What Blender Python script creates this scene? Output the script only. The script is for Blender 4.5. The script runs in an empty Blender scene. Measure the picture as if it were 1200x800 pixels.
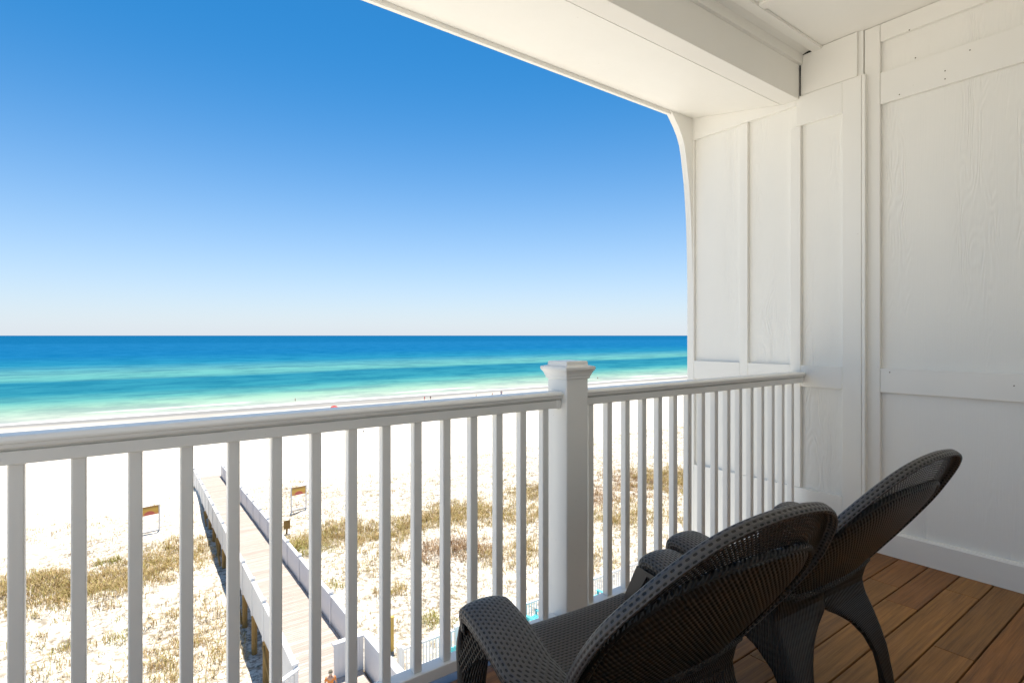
import bpy, bmesh, math, random
import numpy as np
from mathutils import Vector, Matrix
R = math.radians
random.seed(7)
S = bpy.context.scene
COL = S.collection

# ---------------------------------------------------------------- camera, sky, sun, exposure
EYE = 1.32
cam = bpy.data.objects.new('camera', bpy.data.cameras.new('camera'))
COL.objects.link(cam)
cam.location = (0, 0, EYE)
cam.rotation_euler = (R(90), 0, R(53.6 - 90))
cam.data.sensor_width = 36
cam.data.sensor_fit = 'HORIZONTAL'
cam.data.lens = 642 / 1200 * 36
cam.data.shift_y = -7.0 / 1200
cam.data.clip_start = 0.05
cam.data.clip_end = 200000
S.camera = cam

SUN_EL, SUN_AZ = R(76), R(21.8)          # azimuth from +Y towards +X
w = bpy.data.worlds.new('World'); S.world = w; w.use_nodes = True
nt = w.node_tree
sky = nt.nodes.new('ShaderNodeTexSky'); sky.sky_type = 'NISHITA'; sky.sun_disc = False
sky.sun_elevation = SUN_EL; sky.sun_rotation = SUN_AZ
sky.air_density = 0.7; sky.dust_density = 0.3; sky.ozone_density = 5.0; sky.altitude = 0
bg = nt.nodes['Background']; bg.inputs['Strength'].default_value = 0.05
hs = nt.nodes.new('ShaderNodeHueSaturation'); hs.inputs['Saturation'].default_value = 1.34; hs.inputs['Value'].default_value = 0.93; hs.inputs['Hue'].default_value = 0.489; nt.links.new(sky.outputs[0], hs.inputs['Color'])
# pale sea haze low in the sky
gn = nt.nodes.new('ShaderNodeNewGeometry'); sx_ = nt.nodes.new('ShaderNodeSeparateXYZ'); nt.links.new(gn.outputs['Incoming'], sx_.inputs[0])
mr = nt.nodes.new('ShaderNodeMapRange'); nt.links.new(sx_.outputs[2], mr.inputs[0])
for i_, v_ in enumerate((-0.6, 0.0, 0.0, 1.0)): mr.inputs[1 + i_].default_value = v_
mx = nt.nodes.new('ShaderNodeMix'); mx.data_type = 'RGBA'; pw = nt.nodes.new('ShaderNodeMath'); pw.operation = 'POWER'; pw.inputs[1].default_value = 3.0; nt.links.new(mr.outputs[0], pw.inputs[0])
ml = nt.nodes.new('ShaderNodeMath'); ml.operation = 'MULTIPLY'; ml.inputs[1].default_value = 0.95; nt.links.new(pw.outputs[0], ml.inputs[0]); nt.links.new(ml.outputs[0], mx.inputs[0]); nt.links.new(hs.outputs[0], mx.inputs[6]); mx.inputs[7].default_value = (3.9, 4.2, 4.55, 1)
nt.links.new(mx.outputs[2], bg.inputs[0])
sl = bpy.data.lights.new('sun', 'SUN'); sl.energy = 2.05; sl.angle = R(0.5); sl.color = (1.0, 0.93, 0.82)
sun = bpy.data.objects.new('sun', sl); COL.objects.link(sun)
sun_dir = Vector((math.cos(SUN_EL) * math.sin(SUN_AZ), math.cos(SUN_EL) * math.cos(SUN_AZ), math.sin(SUN_EL)))
sun.rotation_euler = sun_dir.to_track_quat('Z', 'Y').to_euler()
S.view_settings.view_transform = 'Standard'; S.view_settings.look = 'None'
S.view_settings.exposure = 1.92; S.view_settings.gamma = 1; S.view_settings.use_curve_mapping = False
S.render.engine = 'CYCLES'
S.cycles.max_bounces = 14; S.cycles.diffuse_bounces = 8; S.cycles.glossy_bounces = 4
S.cycles.transparent_max_bounces = 12; S.cycles.caustics_reflective = False; S.cycles.caustics_refractive = False
S.cycles.use_denoising = True

# ---------------------------------------------------------------- node helpers
class NT:
    def __init__(s, name):
        s.m = bpy.data.materials.new(name); s.m.use_nodes = True
        s.t = s.m.node_tree; s.p = s.t.nodes['Principled BSDF']; s.out = s.t.nodes['Material Output']
    def n(s, typ, **kw):
        nd = s.t.nodes.new('ShaderNode' + typ)
        for k, v in kw.items(): setattr(nd, k, v)
        return nd
    def set(s, sock, v):
        if hasattr(v, 'is_output') or isinstance(v, bpy.types.NodeSocket): s.t.links.new(v, sock)
        else: sock.default_value = v
    def math(s, op, a, b=0.0, c=0.0, clamp=False):
        nd = s.n('Math', operation=op, use_clamp=clamp)
        s.set(nd.inputs[0], a); s.set(nd.inputs[1], b); s.set(nd.inputs[2], c)
        return nd.outputs[0]
    def coord(s, which='Object'): return s.n('TexCoord').outputs[which]
    def map(s, vec, scale=(1, 1, 1), loc=(0, 0, 0), rot=(0, 0, 0)):
        nd = s.n('Mapping'); s.t.links.new(vec, nd.inputs[0])
        nd.inputs['Scale'].default_value = scale; nd.inputs['Location'].default_value = loc; nd.inputs['Rotation'].default_value = rot
        return nd.outputs[0]
    def noise(s, vec, scale=5, detail=4, rough=0.55, dist=0.0):
        nd = s.n('TexNoise'); s.t.links.new(vec, nd.inputs['Vector'])
        nd.inputs['Scale'].default_value = scale; nd.inputs['Detail'].default_value = detail
        nd.inputs['Roughness'].default_value = rough; nd.inputs['Distortion'].default_value = dist
        return nd.outputs['Fac']
    def ramp(s, fac, stops, interp='LINEAR'):
        nd = s.n('ValToRGB'); nd.color_ramp.interpolation = interp
        s.t.links.new(fac, nd.inputs[0]); e = nd.color_ramp.elements
        for i, (p, c) in enumerate(stops):
            if i >= 2: e.new(p)
        for i, (p, c) in enumerate(stops):
            e[i].position = p
            if not hasattr(c, '__len__'): c = (c, c, c)
            e[i].color = (*c, 1)
        return nd.outputs[0]
    def range(s, v, a, b, c=0.0, d=1.0, smooth=False):
        nd = s.n('MapRange', clamp=True)
        if smooth: nd.interpolation_type = 'SMOOTHSTEP'
        s.set(nd.inputs[0], v)
        for i, x in enumerate((a, b, c, d)): nd.inputs[1 + i].default_value = x
        return nd.outputs[0]
    def mix(s, f, a, b, blend='MIX'):
        nd = s.n('Mix', data_type='RGBA', blend_type=blend)
        s.set(nd.inputs[0], f)
        for sock, v in ((nd.inputs[6], a), (nd.inputs[7], b)):
            if hasattr(v, '__len__') and not isinstance(v, bpy.types.NodeSocket): sock.default_value = (*v[:3], 1)
            else: s.set(sock, v)
        return nd.outputs[2]
    def bump(s, h, dist=0.01, strength=1.0, normal=None):
        nd = s.n('Bump'); nd.inputs['Distance'].default_value = dist; nd.inputs['Strength'].default_value = strength
        s.t.links.new(h, nd.inputs['Height'])
        if normal is not None: s.t.links.new(normal, nd.inputs['Normal'])
        return nd.outputs[0]
    def fin(s, col=None, rough=None, normal=None, spec=None, alpha=None):
        p = s.p
        if col is not None:
            if hasattr(col, '__len__') and not isinstance(col, bpy.types.NodeSocket): p.inputs['Base Color'].default_value = (*col[:3], 1)
            else: s.set(p.inputs['Base Color'], col)
        if rough is not None: s.set(p.inputs['Roughness'], rough)
        if normal is not None: s.t.links.new(normal, p.inputs['Normal'])
        if spec is not None: p.inputs['Specular IOR Level'].default_value = spec
        if alpha is not None: s.set(p.inputs['Alpha'], alpha)
        return s.m

def sep(N, vec):
    nd = N.n('SeparateXYZ'); N.t.links.new(vec, nd.inputs[0]); return nd.outputs
def comb(N, x, y, z):
    nd = N.n('CombineXYZ'); N.set(nd.inputs[0], x); N.set(nd.inputs[1], y); N.set(nd.inputs[2], z); return nd.outputs[0]

# ---------------------------------------------------------------- materials
def m_paint(name, col=(0.87, 0.855, 0.81), rough=0.42, bump=0.0006):
    N = NT(name); c = N.coord()
    n1 = N.noise(c, 1.7, 5); n2 = N.noise(c, 140, 3); n3 = N.noise(N.map(c, (1, 1, 0.15)), 30, 3)
    f = N.range(n1, 0.35, 0.7)
    colr = N.mix(f, [x * 0.965 for x in col], col)
    spot = N.range(N.noise(c, 26, 2), 0.76, 0.80)
    colr = N.mix(N.math('MULTIPLY', spot, 0.22), colr, (0.42, 0.38, 0.31))
    h = N.math('ADD', N.math('MULTIPLY', n2, 0.5), n3)
    return N.fin(colr, N.range(n3, 0.3, 0.7, rough - 0.06, rough + 0.1), N.bump(h, bump, 0.7))
def m_siding(name):
    # painted fibre cement with an embossed cedar grain running up the sheet
    N = NT(name); c = N.coord()
    s = sep(N, c)
    hy = N.math('ADD', s[1], s[0])
    low = N.noise(comb(N, N.math('MULTIPLY', hy, 3.2), 0, N.math('MULTIPLY', s[2], 0.55)), 2.2, 2)
    ring = N.math('ADD', N.math('MULTIPLY', hy, 48), N.math('MULTIPLY', low, 40))
    wave = N.math('SINE', N.math('MULTIPLY', ring, 3.0))
    fine = N.noise(comb(N, N.math('MULTIPLY', hy, 170), 0, N.math('MULTIPLY', s[2], 5)), 1.0, 3)
    amp = N.range(N.noise(comb(N, N.math('MULTIPLY', hy, 5), 0, N.math('MULTIPLY', s[2], 0.5)), 1.0, 2), 0.47, 0.64)
    h = N.math('ADD', N.math('MULTIPLY', N.math('MULTIPLY', wave, amp), 0.6), fine)
    n1 = N.noise(c, 1.3, 4)
    col = N.mix(N.range(n1, 0.3, 0.7), (0.84, 0.83, 0.79), (0.87, 0.855, 0.81))
    return N.fin(col, 0.5, N.bump(h, 0.0017, 0.85))
def m_vinyl(name='vinyl', col=(0.84, 0.835, 0.81)):
    N = NT(name); c = N.coord()
    n1 = N.noise(c, 9, 4)
    dirt = N.range(N.noise(c, 60, 2), 0.74, 0.78)
    colr = N.mix(N.math('MULTIPLY', dirt, 0.35), N.mix(n1, [x * 0.97 for x in col], col), (0.35, 0.31, 0.26))
    return N.fin(colr, 0.27, N.bump(n1, 0.0004, 0.4))
def m_deckwood():
    N = NT('ipe decking'); c = N.coord(); s = sep(N, c)
    at = N.n('Attribute', attribute_name='board').outputs['Fac']
    off = N.math('MULTIPLY', at, 37.0)
    v = comb(N, N.math('ADD', s[0], off), N.math('ADD', s[1], N.math('MULTIPLY', off, 3.1)), s[2])
    g1 = N.noise(N.map(v, (0.9, 24, 1)), 2.2, 6, 0.62, 0.35)
    g2 = N.noise(N.map(v, (3, 150, 1)), 2.0, 4, 0.6, 0.1)
    blot = N.noise(N.map(v, (1.5, 3, 1)), 1.6, 4)
    base = N.ramp(at, [(0.0, (0.24, 0.105, 0.034)), (0.2, (0.42, 0.175, 0.048)), (0.4, (0.27, 0.130, 0.044)), (0.6, (0.45, 0.215, 0.062)), (0.8, (0.36, 0.140, 0.042)), (1.0, (0.36, 0.190, 0.068))])
    colr = N.mix(N.range(g1, 0.36, 0.66), base, N.mix(0.55, base, (0.055, 0.03, 0.016)))
    colr = N.mix(N.math('MULTIPLY', N.range(g2, 0.42, 0.7), 0.55), colr, N.mix(0.5, colr, (0.03, 0.017, 0.01)))
    colr = N.mix(N.math('MULTIPLY', N.range(blot, 0.52, 0.72), 0.25), colr, (0.28, 0.18, 0.10))
    scuff = N.range(N.noise(N.map(c, (7, 11, 1)), 1.6, 5, 0.65), 0.70, 0.78)
    colr = N.mix(N.math('MULTIPLY', scuff, 0.35), colr, (0.38, 0.34, 0.30))
    h = N.math('ADD', N.math('MULTIPLY', g2, 0.7), g1)
    return N.fin(colr, N.range(blot, 0.3, 0.7, 0.42, 0.62), N.bump(h, 0.0016, 0.8), 0.25)
def m_resin(name, holes=True, cut=False, swap=False, hs=(0.30, 0.26), cell=(0.0155, 0.0098), col=(0.070, 0.060, 0.052)):
    # moulded resin wicker: rows of small dark slots between rounded strands
    N = NT(name); uv = N.coord('UV')
    n1 = N.noise(N.coord(), 8, 4)
    colr = N.mix(N.range(n1, 0.3, 0.7), [x * 0.8 for x in col], [x * 1.15 for x in col])
    if holes:
        s = sep(N, uv)
        row = N.math('FLOOR', N.math('DIVIDE', s[1], cell[1]))
        odd = N.math('MULTIPLY', N.math('MODULO', N.math('ADD', row, 1000), 2.0), 0.5)
        fu = N.math('SUBTRACT', N.math('FRACT', N.math('ADD', N.math('DIVIDE', s[0], cell[0]), odd)), 0.5)
        fv = N.math('SUBTRACT', N.math('FRACT', N.math('DIVIDE', s[1], cell[1])), 0.5)
        du = N.math('DIVIDE', fu, hs[0]); dv = N.math('DIVIDE', fv, hs[1])
        d = N.math('ADD', N.math('POWER', N.math('ABSOLUTE', du), 3.0), N.math('POWER', N.math('ABSOLUTE', dv), 3.0))
        solid = N.range(d, 0.55, 1.15, smooth=True)
        # strands bulge between the slots
        su = N.math('COSINE', N.math('MULTIPLY', fv, 2 * math.pi)); sv = N.math('COSINE', N.math('MULTIPLY', fu, 2 * math.pi))
        h = N.math('ADD', N.math('MULTIPLY', solid, 1.0), N.math('ADD', N.math('MULTIPLY', su, -0.22), N.math('MULTIPLY', sv, -0.15)))
        colr = N.mix(solid, (0.004, 0.0035, 0.003), colr)
        nrm = N.bump(h, 0.0035, 0.9)
        return N.fin(colr, N.range(n1, 0.3, 0.7, 0.34, 0.46), nrm, 0.5, solid if cut else None)
    s = sep(N, uv); s = (N.math('MULTIPLY', N.math('SUBTRACT', s[1], s[0]), 0.7071), N.math('MULTIPLY', N.math('ADD', s[1], s[0]), 0.7071)) if swap else s
    ribs = N.math('SINE', N.math('MULTIPLY', s[0], 2 * math.pi / (0.0105 if swap else 0.0085)))
    rib2 = N.math('SINE', N.math('MULTIPLY', s[1], 2 * math.pi / 0.021))
    h = N.math('ADD', ribs, N.math('MULTIPLY', rib2, 0.35))
    return N.fin(colr, 0.42, N.bump(h, 0.0016, 1.0), 0.5)
def m_flat(name, col, rough=0.6, spec=0.5, var=0.12, scale=12):
    N = NT(name); n1 = N.noise(N.coord(), scale, 4)
    return N.fin(N.mix(n1, [x * (1 - var) for x in col], [min(1, x * (1 + var)) for x in col]), rough, N.bump(n1, 0.002, 0.3), spec)

PAINT = m_paint('white satin paint'); SIDING = m_siding('white wood grain siding'); VINYL = m_vinyl('white railing vinyl')
DECK = m_deckwood()
FLASH = m_flat('grey edge flashing', (0.22, 0.23, 0.26), 0.45)
SHADOWGAP = m_flat('dark joint', (0.02, 0.02, 0.018), 0.9)
RES = m_resin('resin wicker'); RESCUT = m_resin('open resin wicker', cut=True, cell=(0.013, 0.0095)); RESRIB = m_resin('shaded ribbed resin', holes=False, col=(0.012, 0.0105, 0.0095)); RESPLATE = m_resin('side resin', holes=False, col=(0.075, 0.064, 0.056))  # ribbed copy is darker: shade on legs and lattice put into its colour
RESARM = m_resin('highlit arm resin wicker', cell=(0.0165, 0.0112), col=(0.082, 0.076, 0.074))  # lighter, bluer copy: highlight on rim and arms put into the colour
RESBACK = m_resin('shaded back resin', holes=False, col=(0.0062, 0.0054, 0.005), swap=True)  # near-black copy of the resin: shade behind the backrest put into its colour
RESBORDER = m_resin('shaded border resin', cut=True, hs=(0.22, 0.17), cell=(0.0125, 0.0092), col=(0.010, 0.0085, 0.0075))  # border darkened in colour too, as the shaded rear of the back
WHITEWOOD = m_paint('white painted timber', (0.78, 0.77, 0.76), 0.5, 0.001)
PILE = m_flat('treated pine pile', (0.30, 0.19, 0.07), 0.8, 0.2, 0.35, 6)
GREYPLANK = m_flat('dry walkway plank', (0.62, 0.54, 0.46), 0.8, 0.2, 0.10, 3)
TEAL = m_flat('turquoise plastic', (0.10, 0.50, 0.55), 0.5)
SKIN = m_flat('skin', (0.50, 0.30, 0.21), 0.55)
ORANGE = m_flat('orange cotton', (0.75, 0.26, 0.06), 0.85); NAVY = m_flat('navy cotton', (0.03, 0.04, 0.12), 0.85)
CAPM = m_flat('olive grey cap', (0.20, 0.17, 0.12), 0.85); REDC = m_flat('red canvas', (0.72, 0.045, 0.03), 0.8)
DARKC = m_flat('dark cloth', (0.03, 0.03, 0.035), 0.85); BLUEC = m_flat('blue cloth', (0.06, 0.13, 0.32), 0.85)
YELLOW = m_flat('yellow timber', (0.62, 0.42, 0.12), 0.75, 0.2); HAIR = m_flat('brown hair', (0.05, 0.03, 0.018), 0.6)
BIRD = m_flat('dark feathers', (0.025, 0.024, 0.026), 0.7)
EYEM = m_flat('dark eyes', (0.02, 0.015, 0.01), 0.25)

# ---------------------------------------------------------------- mesh builder
class MB:
    def __init__(s): s.v = []; s.f = []; s.uv = []; s.a = []
    def add(s, vs, fs, uvs=None, attr=0.0):
        o = len(s.v); s.v += [tuple(v) for v in vs]
        for i, f in enumerate(fs):
            s.f.append([o + k for k in f]); s.a.append(attr)
            s.uv.append([uvs[k] for k in f] if uvs else None)
    def box(s, x0, x1, y0, y1, z0, z1, attr=0.0, M=None):
        vs = [(x0, y0, z0), (x1, y0, z0), (x1, y1, z0), (x0, y1, z0), (x0, y0, z1), (x1, y0, z1), (x1, y1, z1), (x0, y1, z1)]
        if M is not None: vs = [tuple(M @ Vector(v)) for v in vs]
        s.add(vs, [(0, 3, 2, 1), (4, 5, 6, 7), (0, 1, 5, 4), (1, 2, 6, 5), (2, 3, 7, 6), (3, 0, 4, 7)], attr=attr)
    def grid(s, P, UV=None, closed_u=False, closed_v=False, flip=False):
        nu, nv = len(P), len(P[0]); vs = [p for r in P for p in r]; fs = []
        uvs = [p for r in UV for p in r] if UV else None
        for i in range(nu - (0 if closed_u else 1)):
            for j in range(nv - (0 if closed_v else 1)):
                a = i * nv + j; b = ((i + 1) % nu) * nv + j; c = ((i + 1) % nu) * nv + (j + 1) % nv; d = i * nv + (j + 1) % nv
                fs.append((a, d, c, b) if flip else (a, b, c, d))
        s.add(vs, fs, uvs)
    def loft(s, rings, caps=True, uvs=None):
        n = len(rings[0]); nr = len(rings)
        if uvs is None:
            uvs = []; acc = 0.0
            for i, r in enumerate(rings):
                if i: acc += (Vector(r[0]) - Vector(rings[i - 1][0])).length
                p = 0.0; row = []
                for k in range(n):
                    if k: p += (Vector(r[k]) - Vector(r[k - 1])).length
                    row.append((p, acc))
                uvs.append(row)
        s.grid(rings, uvs, closed_v=True)
        if caps:
            s.add(rings[0], [tuple(range(n))], uvs[0]); s.add(rings[-1], [tuple(reversed(range(n)))], uvs[-1])
    def prism(s, poly, axis, a, b):
        # poly of 2-D points extruded along an axis between a and b
        def P(p, t): return {'x': (t, p[0], p[1]), 'y': (p[0], t, p[1]), 'z': (p[0], p[1], t)}[axis]
        n = len(poly); vs = [P(p, a) for p in poly] + [P(p, b) for p in poly]
        fs = [tuple(range(n))[::-1], tuple(range(n, 2 * n))] + [(i, (i + 1) % n, n + (i + 1) % n, n + i) for i in range(n)]
        s.add(vs, fs)
    def tube(s, pts, r, n=8, caps=True, closed=False):
        pts = [Vector(p) for p in pts]; rings = []
        rr = r if hasattr(r, '__len__') else [r] * len(pts)
        up = Vector((0, 0, 1))
        for i, p in enumerate(pts):
            t = (pts[(i + 1) % len(pts)] - pts[i - 1]) if closed else (pts[min(i + 1, len(pts) - 1)] - pts[max(i - 1, 0)])
            t.normalize()
            a = t.cross(up if abs(t.z) < 0.95 else Vector((1, 0, 0))).normalized(); b = a.cross(t)
            rings.append([tuple(p + rr[i] * (math.cos(q) * a + math.sin(q) * b)) for q in [2 * math.pi * k / n for k in range(n)]])
        if closed: s.grid(rings, None, closed_u=True, closed_v=True)
        else: s.loft(rings, caps)
    def ellipsoid(s, c, r, n=12, m=8, top=math.pi):
        P = []
        for i in range(m + 1):
            th = top * i / m
            P.append([(c[0] + r[0] * math.sin(th) * math.cos(2 * math.pi * k / n), c[1] + r[1] * math.sin(th) * math.sin(2 * math.pi * k / n), c[2] + r[2] * math.cos(th)) for k in range(n)])
        s.grid(P, None, closed_v=True)
    def build(s, name, mat, parent=None, smooth=False, bevel=0.0, fix=True):
        me = bpy.data.meshes.new(name); me.from_pydata(s.v, [], s.f)
        if any(u is not None for u in s.uv):
            l = me.uv_layers.new(name='UVMap'); k = 0
            for u, f in zip(s.uv, s.f):
                for j in range(len(f)):
                    if u: l.data[k].uv = u[j]
                    k += 1
        if any(s.a):
            at = me.attributes.new('board', 'FLOAT', 'FACE'); at.data.foreach_set('value', s.a)
        if fix:
            bm = bmesh.new(); bm.from_mesh(me)
            if smooth: bmesh.ops.remove_doubles(bm, verts=bm.verts, dist=1e-5)
            bmesh.ops.recalc_face_normals(bm, faces=bm.faces); bm.to_mesh(me); bm.free()
        me.materials.append(mat)
        if smooth: me.polygons.foreach_set('use_smooth', [True] * len(me.polygons))
        o = bpy.data.objects.new(name, me); COL.objects.link(o)
        if parent: o.parent = parent
        if bevel:
            b = o.modifiers.new('bevel', 'BEVEL'); b.width = bevel; b.segments = 2; b.limit_method = 'ANGLE'; b.angle_limit = R(40)
        return o
def bx(name, mat, parent, *a, bevel=0.002):
    b = MB(); b.box(*a); return b.build(name, mat, parent, bevel=bevel)
def tag(o, label=None, cat=None, group=None, kind=None):
    if label: o['label'] = label
    if cat: o['category'] = cat
    if group: o['group'] = group
    if kind: o['kind'] = kind
    return o
def empty(name, loc, label, cat, group=None, rz=0.0):
    o = bpy.data.objects.new(name, None); COL.objects.link(o); o.location = loc; o.rotation_euler = (0, 0, rz)
    o.empty_display_size = 0.2
    return tag(o, label, cat, group)
def kids(o): return [c for c in bpy.data.objects if c.parent == o]
def copy_tree(o, parent=None):
    ch = kids(o); c = o.copy(); COL.objects.link(c)
    if parent: c.parent = parent
    for k in ch: copy_tree(k, c)
    return c
def vnoise(x, y, seed=0):
    x = np.asarray(x, float); y = np.asarray(y, float)
    xi = np.floor(x); yi = np.floor(y); fx = x - xi; fy = y - yi
    fx = fx * fx * (3 - 2 * fx); fy = fy * fy * (3 - 2 * fy)
    def h(a, b):
        q = np.sin(a * 127.1 + b * 311.7 + seed * 74.7) * 43758.5453; return q - np.floor(q)
    return (h(xi, yi) * (1 - fx) + h(xi + 1, yi) * fx) * (1 - fy) + (h(xi, yi + 1) * (1 - fx) + h(xi + 1, yi + 1) * fx) * fy
def fbm(x, y, seed=0, o=4):
    t = 0; a = 0.5
    for k in range(o): t = t + a * vnoise(x * 2 ** k, y * 2 ** k, seed + k); a *= 0.5
    return t

# ================================================================ THE BEACH
SHORE, SEA_Z = 118.0, -12.98
def sst(a, b, x): t = np.clip((x - a) / (b - a), 0, 1); return t * t * (3 - 2 * t)
def ground(x, y):
    x = np.asarray(x, float); y = np.asarray(y, float)
    z = -11.2 - 0.5 * sst(40, 60, y) - 1.28 * np.clip((y - 55) / (SHORE - 55), 0, 1) - 3.0 * np.clip((y - SHORE) / 60, 0, 3)
    m = sst(17, 24, y) * (1 - sst(44, 60, y))
    crest = np.exp(-((y - 45 - 3 * np.sin(x * 0.11)) / 4.5) ** 2) * (0.35 + 0.9 * vnoise(x * 0.13, y * 0.05, 3))
    z = z + m * (1.1 * (fbm(x * 0.14, y * 0.14, 1) - 0.45) + 0.35 * (fbm(x * 0.8, y * 0.8, 9, 3) - 0.45)) + 0.7 * crest * sst(17, 24, y)
    z = z + 0.10 * (fbm(x * 0.5, y * 0.5, 5, 3) - 0.45) * (1 - sst(90, 112, y))
    return z
def build_ground():
    ys = np.concatenate([[-4000, -800, -200, -60, -20, 0], np.arange(6, 64, 0.33), np.arange(64, 125, 1.5), np.arange(126, 220, 8), [240, 400]])
    xs = np.concatenate([[-60000, -9000, -2500, -900, -350, -160, -80, -45], np.arange(-30, 62, 0.33), np.arange(62, 130, 1.5), np.arange(132, 330, 6), [380, 520, 900, 2500, 9000, 60000]])
    X, Y = np.meshgrid(xs, ys); Z = ground(X, Y)
    v = np.stack([X, Y, Z], -1).reshape(-1, 3); nx = len(xs)
    i, j = np.meshgrid(np.arange(len(ys) - 1), np.arange(nx - 1), indexing='ij')
    a = (i * nx + j).ravel(); f = np.stack([a, a + 1, a + nx + 1, a + nx], -1)
    me = bpy.data.meshes.new('sand'); me.from_pydata(v.tolist(), [], f.tolist())
    me.polygons.foreach_set('use_smooth', [True] * len(me.polygons))
    N = NT('white quartz sand'); c = N.coord(); s = sep(N, c)
    n1 = N.noise(c, 0.35, 5); n2 = N.noise(c, 2.6, 6, 0.65); n3 = N.noise(c, 5.5, 5, 0.65)
    col = N.mix(N.range(n1, 0.3, 0.7), (0.72, 0.665, 0.56), (0.78, 0.73, 0.635))
    zone = N.math('MULTIPLY', N.range(s[1], 16, 20), N.range(N.math('ADD', s[1], N.math('MULTIPLY', n1, 14)), 58, 46))
    lit = N.math('MULTIPLY', N.range(n2, 0.49, 0.61), zone)
    lit2 = N.math('MULTIPLY', N.math('MULTIPLY', N.range(n3, 0.49, 0.58), N.range(N.noise(c, 0.22, 3), 0.34, 0.54)), zone)
    col = N.mix(N.math('MULTIPLY', lit, 0.62), col, (0.19, 0.14, 0.075))
    col = N.mix(N.math('MULTIPLY', lit2, 0.70), col, (0.13, 0.088, 0.042))
    wet = N.range(N.math('ADD', s[1], N.math('MULTIPLY', N.noise(N.map(c, (0.03, 0.2, 1)), 1, 4), 14)), 112, 121)
    col = N.mix(wet, col, (0.285, 0.26, 0.22))
    trk = N.math('MULTIPLY', N.range(N.noise(N.map(c, (0.02, 1.3, 1)), 1.0, 3), 0.60, 0.68), N.range(s[1], 55, 62))
    col = N.mix(N.math('MULTIPLY', trk, 0.35), col, (0.30, 0.27, 0.22))
    h = N.math('ADD', N.math('MULTIPLY', n2, 0.6), N.math('MULTIPLY', N.noise(c, 1.1, 4), 1.0))
    N.fin(col, N.range(wet, 0, 1, 0.9, 0.4), N.bump(h, 0.18, 0.55), 0.2)
    me.materials.append(N.m)
    o = bpy.data.objects.new('sand', me); COL.objects.link(o); tag(o, kind='structure')
build_ground()

def build_sea():
    xs = [-80000, -20000, -5000, -1200, -300, 0, 300, 1200, 5000, 20000, 80000]
    ys = [112, 160, 300, 800, 2500, 9000, 30000, 90000]
    P = [[(x, y, SEA_Z) for x in xs] for y in ys]
    b = MB(); b.grid(P)
    N = NT('gulf water'); c = N.coord(); s = sep(N, c)
    d0 = N.math('SUBTRACT', s[1], SHORE)
    wob = N.noise(N.map(c, (0.006, 0.012, 1)), 1.0, 4)
    wob2 = N.noise(N.map(c, (0.0012, 0.004, 1)), 1.0, 4)
    amp = N.math('MULTIPLY', N.math('SUBTRACT', wob, 0.5), N.range(d0, 0, 120, 8, 50))
    amp2 = N.math('MULTIPLY', N.math('SUBTRACT', wob2, 0.5), N.range(d0, 200, 1500, 0, 900))
    d = N.math('MAXIMUM', N.math('ADD', N.math('ADD', d0, amp), amp2), 0.0)
    p = N.math('DIVIDE', d, N.math('ADD', d, 250.0))
    K = 1.0
    st = [(0.0, (0.47, 0.46, 0.39)), (0.035, (0.40, 0.45, 0.36)), (0.085, (0.24, 0.40, 0.30)), (0.13, (0.09, 0.30, 0.27)),
          (0.18, (0.020, 0.175, 0.225)), (0.285, (0.013, 0.145, 0.215)), (0.315, (0.09, 0.29, 0.27)), (0.36, (0.10, 0.29, 0.275)), (0.47, (0.010, 0.155, 0.26)),
          (0.60, (0.002, 0.105, 0.255)), (0.78, (0.004, 0.105, 0.26)), (0.83, (0.0003, 0.088, 0.225)), (1.0, (0.0002, 0.078, 0.205))]
    col = N.ramp(p, st)
    rip = N.noise(N.map(c, (0.05, 0.07, 1)), 1.0, 6, 0.72)
    col = N.mix(N.range(rip, 0.44, 0.60), N.mix(0.12, col, (0.06, 0.26, 0.34)), N.mix(0.38, col, (0.003, 0.075, 0.155)))
    rip2 = N.noise(N.map(c, (0.004, 0.035, 1)), 1.0, 4, 0.6)
    col = N.mix(N.range(rip2, 0.5, 0.75, 0, 0.4), col, (0.008, 0.10, 0.19))
    # broken lines of white surf along the edge of the water
    fo = N.noise(N.map(c, (0.05, 0.25, 1)), 1.0, 5, 0.6)
    e = N.math('ADD', d0, N.math('MULTIPLY', N.math('SUBTRACT', fo, 0.5), 9.0))
    f1 = N.math('MULTIPLY', N.range(e, -1.5, 0.3), N.range(e, 3.0, 1.2))
    f2 = N.math('MULTIPLY', N.math('MULTIPLY', N.range(e, 8.5, 9.5), N.range(e, 11.5, 10.2)), N.range(N.noise(N.map(c, (0.02, 0.02, 1)), 1, 2), 0.5, 0.56))
    foam = N.math('MULTIPLY', N.math('MAXIMUM', f1, f2), 0.7)
    col = N.mix(foam, col, (0.85, 0.86, 0.86))
    wv = N.noise(N.map(c, (0.25, 0.7, 1)), 1.0, 6, 0.6)
    nm = N.bump(wv, 0.5, 0.5)
    N.fin(col, N.range(foam, 0, 1, 0.5, 0.9), nm, 0.0)
    o = b.build('sea', N.m, fix=False); tag(o, kind='structure')
build_sea()

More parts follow.
